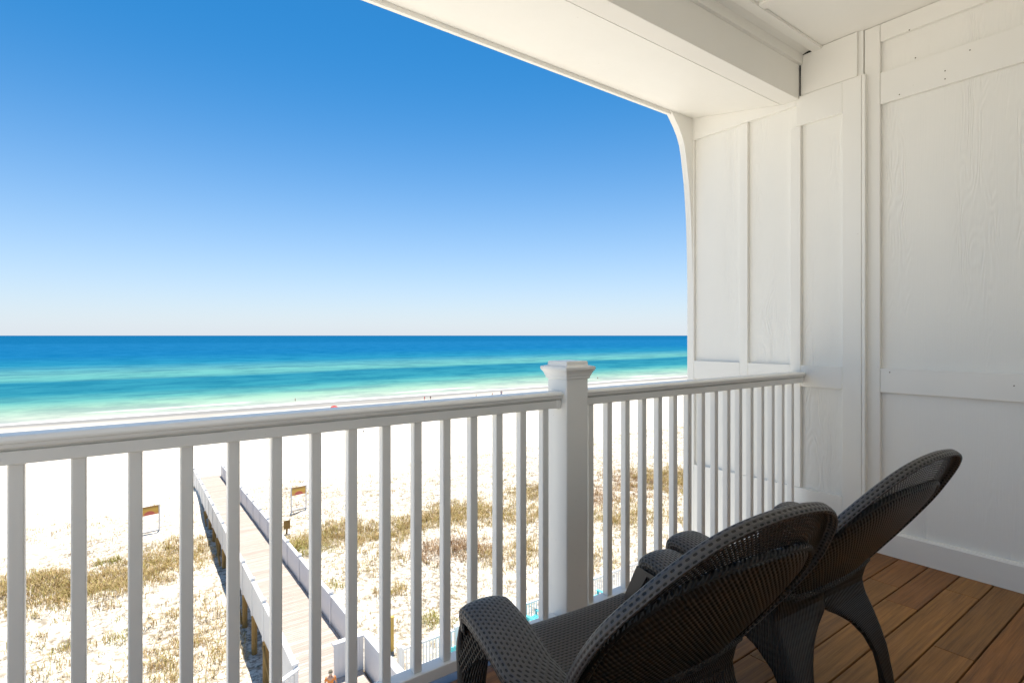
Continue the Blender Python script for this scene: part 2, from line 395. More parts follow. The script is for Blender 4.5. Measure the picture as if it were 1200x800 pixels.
# --- dry dune grass: one mass of many blades
PATCH = []   # (x, y, rx, ry, weight, tone)
def px(u, v, z):
    fw = Vector((math.cos(R(53.6)), math.sin(R(53.6)), 0)); rt = Vector((fw.y, -fw.x, 0))
    d = (EYE - z) * 642 / (v - 393); t = (u - 600) / 642
    return (fw + rt * t) * d
for u, v, ru, w_, tn in [(10, 690, 2.6, 1.0, 0), (60, 690, 2.4, 1.0, 0), (110, 688, 2.2, .9, 0), (150, 678, 2.4, .9, 0), (190, 655, 2.4, 1, 0), (210, 640, 2.0, .8, 0),
                          (345, 640, 2.2, 1., 1), (370, 630, 2.0, .9, 0), (390, 618, 1.7, 1., 0), (425, 624, 2.2, .9, 0), (462, 622, 2.0, .9, 0), (490, 610, 2.2, .8, 0),
                          (520, 603, 2.6, .9, 0), (560, 597, 3.0, .8, 0), (610, 598, 3.0, .7, 0), (625, 577, 2.4, 1, 0), (505, 645, 1.6, .8, 2), (540, 640, 1.8, .9, 2),
                          (560, 645, 1.4, .6, 2), (465, 690, 1.0, .8, 0), (510, 718, .8, .9, 1), (440, 655, 2.2, .4, 0), (585, 650, 2.6, .4, 0), (620, 640, 3, .5, 0),
                          (700, 580, 3.2, .5, 2), (735, 560, 3.4, .6, 2), (720, 605, 2.0, .9, 0), (780, 555, 4., .8, 0), (800, 560, 4, .7, 0), (760, 600, 4, .4, 0), (700, 650, 3, .3, 0),
                          (395, 685, .7, .8, 1), (132, 655, .7, 0.9, 1), (75, 748, .5, .6, 1), (40, 745, .8, .4, 0), (145, 735, .5, .9, 1), (100, 745, .9, .4, 0), (60, 775, .8, .4, 0),
                          (215, 715, 1.6, .5, 0), (240, 770, 2.0, .5, 0), (190, 770, 1.6, .4, 0), (225, 745, 1.2, .5, 0), (270, 720, 1, .4, 0)]:
    q = px(u, v, -11.0); PATCH.append((q.x, q.y, ru, ru * 0.85, w_, tn))
def build_grass():
    rng = np.random.default_rng(4)
    spots = []
    for (x, y, rx, ry, w_, tn) in PATCH:
        n = int(60 * rx * ry * w_)
        a = rng.normal(0, 0.55, (n, 2)) * (rx, ry)
        for dx, dy in a: spots.append((x + dx, y + dy, tn, rng.uniform(0.16, 0.42)))
    n = 13000
    X = rng.uniform(-8, 75, n); Y = rng.uniform(17, 47, n)
    keep = rng.uniform(0, 1, n) < np.clip((fbm(X * 0.35, Y * 0.35, 12) - 0.34) * 3.2 + .25 * (X > 12), 0.03, 1)
    for x, y in zip(X[keep], Y[keep]): spots.append((x, y, 0 if rng.uniform() < .72 else (2 if rng.uniform() < .7 else 1), rng.uniform(0.08, 0.26)))
    n = 500
    for x, y in zip(rng.uniform(-8, 60, n), rng.uniform(44, 52, n)): spots.append((x, y, 0, rng.uniform(0.06, 0.2)))
    V = []; F = []; Cc = []
    tones = {0: [(0.50, 0.36, 0.17), (0.60, 0.45, 0.24), (0.40, 0.29, 0.12), (0.46, 0.40, 0.13)], 1: [(0.34, 0.34, 0.08), (0.42, 0.38, 0.11), (0.46, 0.36, 0.15)], 2: [(0.40, 0.25, 0.13), (0.50, 0.34, 0.20), (0.34, 0.22, 0.12)]}
    for x, y, tn, h in spots:
        if 4.2 < x - 0.045 * (y - 18) < 6.6 and y < 56: continue
        if 8 < x < 40 and 17.8 < y < 19.4: continue
        z = float(ground(x, y)) - 0.02
        nb = 12 if h > .24 else 7
        for k in range(nb):
            a = rng.uniform(0, 6.28); l = h * rng.uniform(.45, 1.1); lean = rng.uniform(.3, 1.3) * l; bw = 0.006 + 0.010 * rng.uniform()
            ox, oy = rng.normal(0, .15, 2); ca, sa = math.cos(a), math.sin(a)
            b0 = (x + ox - sa * bw, y + oy + ca * bw, z); b1 = (x + ox + sa * bw, y + oy - ca * bw, z)
            m0 = (x + ox + ca * lean * .4 - sa * bw * .8, y + oy + sa * lean * .4 + ca * bw * .8, z + l * .62); m1 = (x + ox + ca * lean * .4 + sa * bw * .8, y + oy + sa * lean * .4 - ca * bw * .8, z + l * .62)
            t = (x + ox + ca * lean, y + oy + sa * lean, z + l * .95)
            o = len(V); V += [b0, b1, m1, m0, t]; F += [(o, o + 1, o + 2, o + 3), (o + 3, o + 2, o + 4)]
            cc = tones[tn][rng.integers(len(tones[tn]))]; g = rng.uniform(.75, 1.25); Cc += [(cc[0] * g, cc[1] * g, cc[2] * g, 1)] * 5
    me = bpy.data.meshes.new('dune_grass'); me.from_pydata(V, [], F)
    ca = me.color_attributes.new('tint', 'FLOAT_COLOR', 'POINT'); ca.data.foreach_set('color', np.array(Cc, 'f').ravel())
    N = NT('dry dune grass'); at = N.n('Attribute', attribute_name='tint').outputs['Color']
    N.fin(at, 0.75, None, 0.2)
    me.materials.append(N.m)
    o = bpy.data.objects.new('dune_grass', me); COL.objects.link(o); tag(o, 'dry golden dune grass scattered over the white sand', 'grass', kind='stuff')
build_grass()

# ================================================================ BOARDWALK
def wx(y): return 4.36 + 0.042 * (y - 18.0)                # left edge of the walk
WW = 2.0
def wz(y): return -8.95 - 0.054 * max(0.0, y - 18.0)         # top of the walk
Y0, Y1 = 12.5, 54.0
def build_walk():
    bw = empty('boardwalk', (wx(18), 18, -11.2), 'long timber boardwalk with white picket sides running over the dunes to the beach', 'boardwalk')
    M0 = Matrix.Translation(-Vector(bw.location))
    def B(b, name, mat, parent=bw, **k):
        b.v = [tuple(M0 @ Vector(v)) for v in b.v] if parent is bw or True else b.v
        return b.build(name, mat, parent, **k)
    d = MB(); y = Y0; i = 0
    rnd = random.Random(3)
    while y < Y1:
        y2 = y + 0.142; e = rnd.uniform(-.01, .01); a = rnd.uniform(0.02, 1)
        vs = [(wx(y) + e, y, wz(y) - .04), (wx(y) + WW + e, y, wz(y) - .04), (wx(y2) + WW + e, y2 - .008, wz(y2) - .04), (wx(y2) + e, y2 - .008, wz(y2) - .04)]
        vs += [(p[0], p[1], p[2] + .04) for p in vs]
        d.add(vs, [(0, 3, 2, 1), (4, 5, 6, 7), (0, 1, 5, 4), (1, 2, 6, 5), (2, 3, 7, 6), (3, 0, 4, 7)], attr=a); y = y2
    N = NT('sunbleached walkway planks'); at = N.n('Attribute', attribute_name='board').outputs['Fac']
    n1 = N.noise(N.map(N.coord(), (1.5, 12, 1)), 2, 4)
    colr = N.mix(at, (0.42, 0.365, 0.32), (0.56, 0.50, 0.445)); colr = N.mix(N.range(n1, .4, .7, 0, .45), colr, (0.30, 0.235, 0.185))
    N.fin(colr, .85, None, .2)
    B(d, 'deck', N.m)
    step = 2.4; sides = ((0.0, -1), (WW, 1))
    for off, sg in sides:
        st = MB(); n = 16
        for k in range(n):
            ya = Y0 + (Y1 - Y0) * k / n; yb = Y0 + (Y1 - Y0) * (k + 1) / n
            xa, xb = wx(ya) + off, wx(yb) + off
            t = .05 * sg
            vs = [(xa, ya, wz(ya) - .34), (xa + t, ya, wz(ya) - .34), (xb + t, yb, wz(yb) - .34), (xb, yb, wz(yb) - .34), (xa, ya, wz(ya) - .045), (xa + t, ya, wz(ya) - .045), (xb + t, yb, wz(yb) - .045), (xb, yb, wz(yb) - .045)]
            st.add(vs, [(0, 3, 2, 1), (4, 5, 6, 7), (0, 1, 5, 4), (1, 2, 6, 5), (2, 3, 7, 6), (3, 0, 4, 7)])
        B(st, 'side_beam', PILE)
        ystart = 15.9 if sg < 0 else 17.4
        y = ystart
        while y < Y1 - 1:
            yb = min(y + step, Y1); x0 = wx(y) + off + (0.055 if sg > 0 else -0.055 - .0); x1 = wx(yb) + off + (0.055 if sg > 0 else -0.055)
            p = MB(); L = yb - y; nP = int(L / 0.105)
            for k in range(nP):
                f0 = (k + .06) / nP; f1 = (k + .93) / nP
                ya, yc = y + .055 + (L - .11) * f0, y + .055 + (L - .11) * f1
                xa, xc = x0 + (x1 - x0) * f0, x0 + (x1 - x0) * f1
                za, zc = wz(ya), wz(yc); t = .02
                vs = [(xa - t, ya, za - .26), (xa + t, ya, za - .26), (xc + t, yc, zc - .26), (xc - t, yc, zc - .26), (xa - t, ya, za + 1.0), (xa + t, ya, za + 1.0), (xc + t, yc, zc + 1.0), (xc - t, yc, zc + 1.0)]
                p.add(vs, [(0, 3, 2, 1), (4, 5, 6, 7), (0, 1, 5, 4), (1, 2, 6, 5), (2, 3, 7, 6), (3, 0, 4, 7)])
            B(p, 'picket_panel', WHITEWOOD)
            c = MB(); t = .075
            vs = [(x0 - t, y + .07, wz(y) + 1.003), (x0 + t, y + .07, wz(y) + 1.003), (x1 + t, yb - .07, wz(yb) + 1.003), (x1 - t, yb - .07, wz(yb) + 1.003)]
            vs += [(q[0], q[1], q[2] + .045) for q in vs]
            c.add(vs, [(0, 3, 2, 1), (4, 5, 6, 7), (0, 1, 5, 4), (1, 2, 6, 5), (2, 3, 7, 6), (3, 0, 4, 7)])
            B(c, 'cap_rail', WHITEWOOD)
            q = MB(); q.box(x0 - .06, x0 + .06, y - .06, y + .06, wz(y) - .3, wz(y) + 1.12); q.box(x0 - .08, x0 + .08, y - .08, y + .08, wz(y) + 1.123, wz(y) + 1.16)
            B(q, 'rail_post', WHITEWOOD, bevel=.008)
            g = float(ground(x0, y)) - .3
            pl = MB(); pl.tube([(x0 - .09 * sg, y + .15, g), (x0 - .09 * sg, y + .15, wz(y) - .05)], .105, 10)
            B(pl, 'pile', PILE)
            y = yb
    for yy in (18.3, 25.5, 33.0, 40.0):
        xa = wx(yy) - .09; br = MB(); br.tube([(xa, yy + .1, wz(yy) - 1.6), (xa, yy + 1.9, wz(yy) - .36)], .05, 6); B(br, 'brace', PILE)
    
build_walk()

# white screen wall at the head of the walk and a short rail on its other side
sw = empty('screen_wall', (5.45, 16.4, -11.2), 'white boarded L-shaped screen wall with flat cap at the near end of the boardwalk', 'wall')
o = (5.45, 16.4, -11.2)
def rel(b, org):
    b.v = [(v[0] - org[0], v[1] - org[1], v[2] - org[2]) for v in b.v]; return b
def zt(y): return -7.93
b = MB()
for k in range(7): b.box(5.46 + k * .128, 5.46 + k * .128 + .124, 16.34, 16.44, -11.15, -7.95)
rel(b, o).build('front_panel', WHITEWOOD, sw)
b = MB()
for k in range(18): b.box(6.37, 6.47, 16.33 - (k + 1) * .15, 16.33 - k * .15 - .005, -11.15, -7.95)
rel(b, o).build('side_panel', WHITEWOOD, sw)
b = MB(); b.box(5.40, 6.33, 16.29, 16.49, -7.947, -7.89); rel(b, o).build('front_cap', WHITEWOOD, sw)
b = MB(); b.box(6.332, 6.56, 13.5, 16.49, -7.947, -7.89); rel(b, o).build('side_cap', WHITEWOOD, sw)
tf = empty('stair_railing', (3.3, 15.75, -11.2), 'short white stair railing turning off the near left end of the boardwalk', 'railing'); o = (3.3, 15.75, -11.2)
b = MB()
for k in range(8): b.box(3.35 + k * .115, 3.35 + k * .115 + .08, 15.73, 15.77, -11.1, -8.0 - .05 * (7 - k))
rel(b, o).build('picket', WHITEWOOD, tf)
b = MB(); b.add([(3.25, 15.67, -8.33), (4.26, 15.67, -7.93), (4.26, 15.83, -7.93), (3.25, 15.83, -8.33), (3.25, 15.67, -8.28), (4.26, 15.67, -7.88), (4.26, 15.83, -7.88), (3.25, 15.83, -8.28)], [(0, 3, 2, 1), (4, 5, 6, 7), (0, 1, 5, 4), (1, 2, 6, 5), (2, 3, 7, 6), (3, 0, 4, 7)])
rel(b, o).build('cap_rail', WHITEWOOD, tf)
b = MB(); b.box(3.2, 3.32, 15.69, 15.81, -11.2, -8.15); rel(b, o).build('rail_post', WHITEWOOD, tf, bevel=.006)

# low picket fence round the pool terrace below
pf = empty('picket_fence', (8.6, 18.6, -11.2), 'low white picket fence along the edge of the terrace below the balcony', 'fence'); o = (8.6, 18.6, -11.2)
FX0, FX1, FY = 8.6, 34.0, 18.6
r_ = MB(); r_.box(FX0, FX1, FY - .05, FY + .05, -10.24, -10.17); rel(r_, o).build('top_rail', VINYL, pf)
r_ = MB(); r_.box(FX0, FX1, FY - .03, FY + .03, -11.08, -11.02); rel(r_, o).build('bottom_rail', VINYL, pf)
x = FX0; k = 0
while x < FX1:
    q = MB(); q.box(x - .075, x + .075, FY - .09, FY + .07, -11.2, -10.08); q.box(x - .095, x + .095, FY - .11, FY + .09, -10.077, -10.04); rel(q, o).build('fence_post', VINYL, pf)
    pk = MB(); xx = x + .15
    while xx < min(x + 2.3, FX1):
        pk.box(xx - .022, xx + .022, FY - .018, FY + .018, -11.018, -10.243); xx += .135
    rel(pk, o).build('picket', VINYL, pf); x += 2.4
tr = MB(); tr.box(7.0, 36, 9.0, 18.45, -11.6, -11.13)
tag(tr.build('terrace', m_flat('pale terrace concrete', (0.60, 0.57, 0.52), .85, .2, .06, 2)), kind='structure')

def lounge_chair(loc, rz, label):
    e = empty('beach_chair', loc, label, 'chair', 'turquoise chairs on the terrace', rz)
    s = MB()
    for k in range(5): s.box(-.27, .27, -.25 + k * .105, -.25 + k * .105 + .09, .36 + k * .012, .385 + k * .012)
    s.build('seat', TEAL, e)
    bk = MB(); M = Matrix.Translation((0, -.27, .34)) @ Matrix.Rotation(R(28), 4, 'X')
    for k in range(5): h = .78 - .05 * abs(k - 2); bk.box(-.27 + k * .11, -.27 + k * .11 + .095, -.012, .012, 0, h, M=M)
    bk.build('backrest', TEAL, e)
    for sx in (-1, 1):
        a = MB(); a.box(sx * .34 - .07, sx * .34 + .07, -.38, .34, .56, .582); a.build('armrest', TEAL, e)
        l = MB(); l.box(sx * .30 - .02, sx * .30 + .02, .2, .3, 0, .557); l.build('front_leg', TEAL, e)
        l = MB(); l.add([(sx * .30 - .02, -.3, .2), (sx * .30 + .02, -.3, .2), (sx * .30 + .02, -.62, 0), (sx * .30 - .02, -.62, 0), (sx * .30 - .02, .2, .4), (sx * .30 + .02, .2, .4), (sx * .30 + .02, -.5, 0), (sx * .30 - .02, -.5, 0)],
                         [(0, 1, 2, 3), (0, 4, 5, 1), (4, 7, 6, 5), (2, 6, 7, 3), (0, 3, 7, 4), (1, 5, 6, 2)]); l.build('rear_leg', TEAL, e)
    return e
lounge_chair((14.67, 18.15, -11.13), R(12), 'turquoise slatted chair on the terrace, nearest the railing post')
lounge_chair((10.65, 18.1, -11.13), R(-20), 'turquoise slatted chair on the terrace seen left of the black armrest')
lounge_chair((18.1, 17.9, -11.13), R(5), 'turquoise slatted chair on the terrace seen through the balusters right of the post')

# dune signs
def sign(loc, rz, label):
    e = empty('dune_sign', loc, label, 'sign', 'framed signs on the dune', rz)
    for sx in (-.535, .535):
        p = MB(); p.box(sx - .035, sx + .035, -.035, .035, -.4, 1.7); p.build('sign_post', WHITEWOOD, e)
    N = NT('sunset sign face'); s = sep(N, N.coord())
    sun_ = N.math('ADD', N.math('POWER', N.math('MULTIPLY', s[0], 3.2), 2.0), N.math('POWER', N.math('MULTIPLY', N.math('SUBTRACT', s[2], 1.12), 4.0), 2.0))
    col = N.ramp(N.range(s[2], 1.1, 1.65), [(0, (0.75, 0.30, 0.12)), (.25, (0.80, 0.42, 0.10)), (.6, (0.82, 0.52, 0.10)), (.9, (0.45, 0.25, 0.08)), (1, (0.30, 0.16, 0.06))])
    col = N.mix(N.range(sun_, 1.0, .8), col, (0.68, 0.16, 0.12)); N.fin(col, .5)
    f = MB(); f.box(-.497, .497, -.02, .02, 1.1, 1.65); f.build('sign_board', N.m, e)
    f = MB(); f.box(-.497, .497, -.03, .03, .02, .09); f.build('cross_bar', WHITEWOOD, e)
    return e
q = px(175, 627, -11.3); sign((q.x, q.y, float(ground(q.x, q.y))), R(8), 'orange and yellow sign on white posts on the dune left of the boardwalk')
q = px(350, 600, -11.3); sign((q.x, q.y, float(ground(q.x, q.y))), R(8), 'orange and yellow sign on white posts on the dune right of the boardwalk')
q = px(336, 624, -11.3)
e = empty('marker_post', (q.x, q.y, float(ground(q.x, q.y))), 'small brown wooden marker on a stake beside the boardwalk', 'marker')
f = MB(); f.box(-.05, .05, -.04, .04, -.3, .75); f.build('stake', PILE, e); f = MB(); f.box(-.2, .2, -.065, -.043, .3, .85); f.build('board', PILE, e)
e = empty('timber_post', (9.0, 20.3, -11.2), 'yellow timber post board standing behind the white screen wall', 'post')
f = MB(); f.box(-.12, .12, -.05, .05, -.2, 1.35); f.build('post', YELLOW, e, bevel=.006); f = MB(); f.box(-.14, .14, -.07, .07, 1.353, 1.39); f.build('post_cap', YELLOW, e)

# ---------------------------------------------------------------- people
def skin_mesh(name, verts, edges, radii, mat, parent, root=0, sub=2):
    me = bpy.data.meshes.new(name); me.from_pydata(verts, edges, [])
    o = bpy.data.objects.new(name, me); COL.objects.link(o); o.parent = parent
    md = o.modifiers.new('skin', 'SKIN'); md.use_smooth_shade = True
    if not me.skin_vertices: me.skin_vertices.new()
    for i, r in enumerate(radii):
        sv = me.skin_vertices[0].data[i]; sv.radius = r if hasattr(r, '__len__') else (r, r); sv.use_root = (i == root)
    ss = o.modifiers.new('sub', 'SUBSURF'); ss.levels = sub; ss.render_levels = sub
    me.materials.append(mat); return o
def person(loc, rz, label, h=1.7, shirt=None, shorts=NAVY, cap=None, group=None, detail=True, pose='stand'):
    e = empty('person', loc, label, 'person', group, rz); k = h / 1.7
    J = [(0, 0, .92), (0, .0, 1.12), (0, -.01, 1.34), (0, 0, 1.46), (0, .01, 1.56), (0, .015, 1.66)]
    rad = [(.135, .10), (.12, .09), (.15, .095), .055, (.078, .09), .06]
    ed = [(0, 1), (1, 2), (2, 3), (3, 4), (4, 5)]
    for sx in (-1, 1):
        n = len(J)
        J += [(sx * .19, 0, 1.38), (sx * .25, -.01, 1.10), (sx * .25, .08, .88), (sx * .25, .12, .80)]
        rad += [.055, .043, .033, .028]; ed += [(2, n), (n, n + 1), (n + 1, n + 2), (n + 2, n + 3)]
        n = len(J); st = .10 if sx > 0 else -.06
        J += [(sx * .095, 0, .84), (sx * .10, st * .5, .48), (sx * .10, st - .03, .09), (sx * .105, st + .12, .035)]
        rad += [.085, .058, .042, .035]; ed += [(0, n), (n, n + 1), (n + 1, n + 2), (n + 2, n + 3)]
    J = [(a * k, b * k, c * k) for a, b, c in J]; sc = lambda r: tuple(q * k for q in r) if hasattr(r, '__len__') else r * k
    skin_mesh('body', J, ed, [sc(r) for r in rad], SKIN, e, 0, 2)
    if shirt:
        sj = [J[0], J[1], J[2]]; sr = [(.142, .108), (.135, .103), (.165, .108)]; se = [(0, 1), (1, 2)]
        for b0 in (6, 14):
            n = len(sj); a, c = Vector(J[b0]), Vector(J[b0 + 1]); sj += [tuple(a), tuple(a.lerp(c, .6))]; sr += [.066, .062]; se += [(2, n), (n, n + 1)]
        skin_mesh('shirt', sj, se, [sc(r) for r in sr], shirt, e, 0, 2)
    if shorts:
        sj = [J[0]]; sr = [(.148, .112)]; se = []
        for b0 in (10, 18):
            n = len(sj); a, c = Vector(J[b0]), Vector(J[b0 + 1]); sj += [tuple(a), tuple(a.lerp(c, .7))]; sr += [.098, .092]; se += [(0, n), (n, n + 1)]
        skin_mesh('shorts', sj, se, [sc(r) for r in sr], shorts, e, 0, 2)
    if detail:
        hb = MB(); c = (0, -.012 * k, 1.625 * k)
        if cap:
            hb.ellipsoid((0, 0, 1.64 * k), (.098 * k, .108 * k, .10 * k), 16, 8, math.pi * .52)
            br = [[(math.cos(t) * .095 * k * (1 if i == 0 else .85), (.03 + math.sin(t) * (.06 if i == 0 else .155)) * k, (1.638 - .012 * i) * k) for t in [math.pi * j / 10 for j in range(11)]] for i in range(2)]
            hb.grid(br); hb.build('cap', cap, e, smooth=True)
        else:
            hb.ellipsoid((0, -.018 * k, 1.63 * k), (.098 * k, .105 * k, .11 * k), 16, 8, math.pi * .6); hb.build('hair', HAIR, e, smooth=True)
        f = MB()
        for sx in (-1, 1): f.ellipsoid((sx * .034 * k, .088 * k, 1.60 * k), (.012 * k, .008 * k, .009 * k), 8, 6)
        f.build('eyes', EYEM, e, smooth=True)
        f = MB(); f.ellipsoid((0, .103 * k, 1.575 * k), (.013 * k, .018 * k, .022 * k), 8, 6); f.build('nose', SKIN, e, smooth=True)
        for sx in (-1, 1):
            f = MB(); f.ellipsoid((sx * .088 * k, .0, 1.59 * k), (.012 * k, .024 * k, .033 * k), 8, 6); f.build('ear', SKIN, e, smooth=True)
            hx, hy, hz = sx * .25 * k, .125 * k, .79 * k; hand = MB()
            hand.ellipsoid((hx, hy + .01 * k, hz - .035 * k), (.018 * k, .036 * k, .05 * k), 8, 6)
            for j, (dy, ln) in enumerate(((-.025, .055), (-.008, .068), (.009, .072), (.026, .06))):
                hand.tube([(hx, hy + (.012 + dy) * k, hz - .07 * k), (hx - sx * .004 * k, hy + (.016 + dy) * k, hz - (.075 + ln * .55) * k), (hx - sx * .016 * k, hy + (.018 + dy) * k, hz - (.075 + ln) * k)], [.0085 * k, .008 * k, .006 * k], 6)
            hand.tube([(hx, hy + .035 * k, hz - .03 * k), (hx - sx * .01 * k, hy + .06 * k, hz - .055 * k), (hx - sx * .014 * k, hy + .062 * k, hz - .085 * k)], [.01 * k, .009 * k, .007 * k], 6)
            hand.build('hand', SKIN, e, smooth=True)
    return e
person((4.96, 15.2, wz(15.2)), R(160), 'small child in an orange shirt, navy shorts and a cap on the near boardwalk', 1.0, ORANGE, NAVY, CAPM)
def far(u, v, hgt, *a, **k):
    q = px(u, v, -12.75); return person((q.x, q.y, float(ground(q.x, q.y))), *a, h=hgt, detail=False, **k)
G = 'people at the edge of the water'
far(497.5, 469, .95, R(200), 'tiny figure in red at the edge of the water, left one of a pair', shirt=REDC, shorts=REDC, group=G)
far(504.5, 468.5, .95, R(150), 'tiny figure in dark clothes at the edge of the water, right one of a pair', shirt=DARKC, shorts=DARKC, group=G)
far(558, 466, .8, R(20), 'tiny bare-chested figure by the water, leftmost of three left of the post', shorts=BLUEC, group=G)
far(577, 466, 1.1, R(90), 'tiny figure in dark trunks by the water, middle of three left of the post', shorts=DARKC, group=G)
far(587.5, 466, 1.6, R(-20), 'tiny tall figure in blue at the edge of the water, nearest the balcony post', shirt=BLUEC, shorts=BLUEC, group=G)
for u, v, lb in ((346, 469.5, 'tiny swimmer in the shallows left of the red umbrella'), (700.5, 443.5, 'tiny swimmer in the shallows right of the balcony post')):
    q = px(u, v, SEA_Z); person((q.x, q.y, SEA_Z - 1.05), R(70), lb, 1.7, None, DARKC, None, 'swimmers in the shallows', False)

e = empty('beach_umbrella', (30.2, 90.7, float(ground(30.2, 90.7))), 'small red beach umbrella open on the white sand', 'umbrella')
b = MB(); ap = (0, 0, 2.15); ring = [(.8 * math.cos(t), .8 * math.sin(t), 1.72) for t in [2 * math.pi * k / 8 for k in range(8)]]; mid = [(.45 * math.cos(t), .45 * math.sin(t), 2.02) for t in [2 * math.pi * k / 8 for k in range(8)]]
b.grid([[ap] * 8, mid, ring], None, closed_v=True)
cn = b.build('canopy', REDC, e, smooth=True); sd = cn.modifiers.new('s', 'SOLIDIFY'); sd.thickness = .01
b = MB(); b.tube([(0, 0, -.3), (0, 0, 2.2)], .018, 8); b.build('pole', WHITEWOOD, e)
q = px(425.7, 507, -12.1); e = empty('bird', (q.x, q.y, float(ground(q.x, q.y))), 'small dark bird standing on the bare white beach', 'bird')
skin_mesh('body', [(0, -.22, .16), (0, -.08, .2), (0, .08, .24), (0, .15, .33), (0, .2, .35), (0, .27, .34)], [(0, 1), (1, 2), (2, 3), (3, 4), (4, 5)], [(.03, .012), .075, .08, .045, .045, .01], BIRD, e, 1, 1)
for sx in (-1, 1):
    b = MB(); b.tube([(sx * .035, .02, 0), (sx * .035, .02, .16)], .008, 6); b.build('leg', BIRD, e)

# ================================================================ THE BALCONY
XL = -1.3
b = MB(); y = 1.8217; rnd = random.Random(11); rowi = 0
bw_ = .1437
while y > -1.35:
    y1 = y; y0 = y - bw_ + .0065; x = XL - rnd.uniform(0, 2)
    while x < 3.8:
        x2 = x + rnd.choice((1.2, 1.6, 2.1, 2.6))
        xe = min(x2, 3.8)
        if xe > XL: b.box(max(x, XL), xe - .002, y0, y1, -.025 + rnd.uniform(-.001, .001), rnd.uniform(-.0012, .0004), attr=rnd.uniform(.02, 1))
        x = x2
    y -= bw_; rowi += 1
tag(b.build('floor', DECK, bevel=.0025), kind='structure')
b = MB(); b.box(XL, 3.8, -1.4, 1.83, -.35, -.03); tag(b.build('floor_slab', SHADOWGAP), kind='structure')
b = MB(); b.box(XL, 3.738, 1.8255, 1.97, -.36, -.004); tag(b.build('floor_edge', FLASH, bevel=.004), kind='structure')

# right hand wall
sw_ = empty('side_wall', (3.8, 0, 0), 'white board and batten house wall with wood grain panels at the right end of the balcony', 'wall')
def W(name, mat, x0, x1, y0, y1, z0, z1, bevel=.003):
    return bx(name, mat, sw_, x0 - 3.8, x1 - 3.8, y0, y1, z0, z1, bevel=bevel)
W('siding', SIDING, 3.80, 4.3, -1.4, 1.44, -.3, 3.6, 0)
b = MB(); b.prism([(-.002, .0), (-.032, .0), (-.032, .135), (-.022, .148), (-.002, .148)], 'y', -1.4, 1.436); b.build('baseboard', PAINT, sw_)
W('stile', PAINT, 3.772, 3.799, 1.352, 1.436, .1505, 3.207)
W('stile', PAINT, 3.772, 3.799, -.62, -.53, .1505, 3.207)
for y0, y1 in ((-.528, 1.3505), (-1.4, -.622)):
    W('mid_rail', PAINT, 3.773, 3.799, y0, y1, .977, 1.122)
    W('upper_rail', PAINT, 3.773, 3.799, y0, y1, 2.722, 2.912)
    W('frieze_board', PAINT, 3.773, 3.799, y0, y1, 3.102, 3.207)
nails = MB()
for yy, zz in ((1.25, 2.745), (1.03, 2.80), (1.03, 2.755), (1.17, 2.93), (1.2, 3.105), (.92, 2.87), (.74, 1.06), (1.30, 1.10), (.35, 2.8)):
    nails.tube([(-.0285, yy, zz), (-.026, yy, zz)], 0.0036, 8)
nails.build('nail_heads', m_flat('nail head', (0.16, 0.14, 0.11), .6), sw_)

# wing wall with the arch
WX = 3.74
ww = empty('wing_wall', (WX, 1.44, 0), 'white panelled wing wall with an arched corner at the sea end of the balcony', 'wall')
def V(name, mat, x0, x1, y0, y1, z0, z1, bevel=.003):
    return bx(name, mat, ww, x0 - WX, x1 - WX, y0 - 1.44, y1 - 1.44, z0, z1, bevel=bevel)
V('panel', SIDING, WX + .026, 4.3, 1.4405, 2.70, -.5, 3.6, 0)
V('top_block', PAINT, WX + .008, WX + .0255, 1.468, 1.84, 2.93, 3.207)
T0, T1 = WX, WX + .0255
ST = [(1.4415, 1.551), (1.811, 1.880), (2.189, 2.251), (2.643, 2.704)]
V('stile', PAINT, T0, T1, *ST[0], 0.0, 2.926); V('stile', PAINT, T0, T1, *ST[1], 0.302, 2.7265)
V('stile', PAINT, T0, T1, *ST[2], 0.302, 2.868); V('stile', PAINT, T0, T1, ST[3][0], ST[3][1], -.4, 3.2)
V('corner_board', PAINT, WX + .0005, 3.797, 1.4385 - .018, 1.440, 0, 2.926)
V('bottom_rail', PAINT, T0 + .0005, T1, 1.5515, 2.6425, -.4, .30)
V('mid_rail', PAINT, T0 + .0005, T1, 1.5515, 1.8105, .98, 1.122); V('mid_rail', PAINT, T0 + .0005, T1, 1.8805, 2.1885, .98, 1.122); V('mid_rail', PAINT, T0 + .0005, T1, 2.2515, 2.6425, .98, 1.122)
V('top_rail', PAINT, T0 + .0005, T1, 1.5515, 1.84, 2.728, 2.926)
V('top_rail', PAINT, T0 + .0005, T1, 1.8405, 2.6425, 2.87, 3.2)
V('joint', SHADOWGAP, WX + .003, WX + .0253, 1.8115, 1.8185, 2.93, 3.132, 0)
V('joint', SHADOWGAP, WX + .004, WX + .0253, 1.742, 1.8005, 3.196, 3.2065, 0)
# arch: quarter curve in the front plane
cv = [(3.7395, 1.75), (3.736, 1.95), (3.731, 2.09), (3.722, 2.25), (3.709, 2.39), (3.693, 2.53), (3.673, 2.642), (3.655, 2.74), (3.633, 2.824), (3.60, 2.89), (3.56, 2.945), (3.52, 2.99), (3.484, 3.028), (3.45, 3.06)]
poly = cv + [(3.45, 3.25), (3.7395, 3.25)]
b = MB(); b.prism([(p[0] - WX, p[1]) for p in poly], 'y', 2.655 - 1.44, 2.7035 - 1.44); b.build('arch_bracket', PAINT, ww)

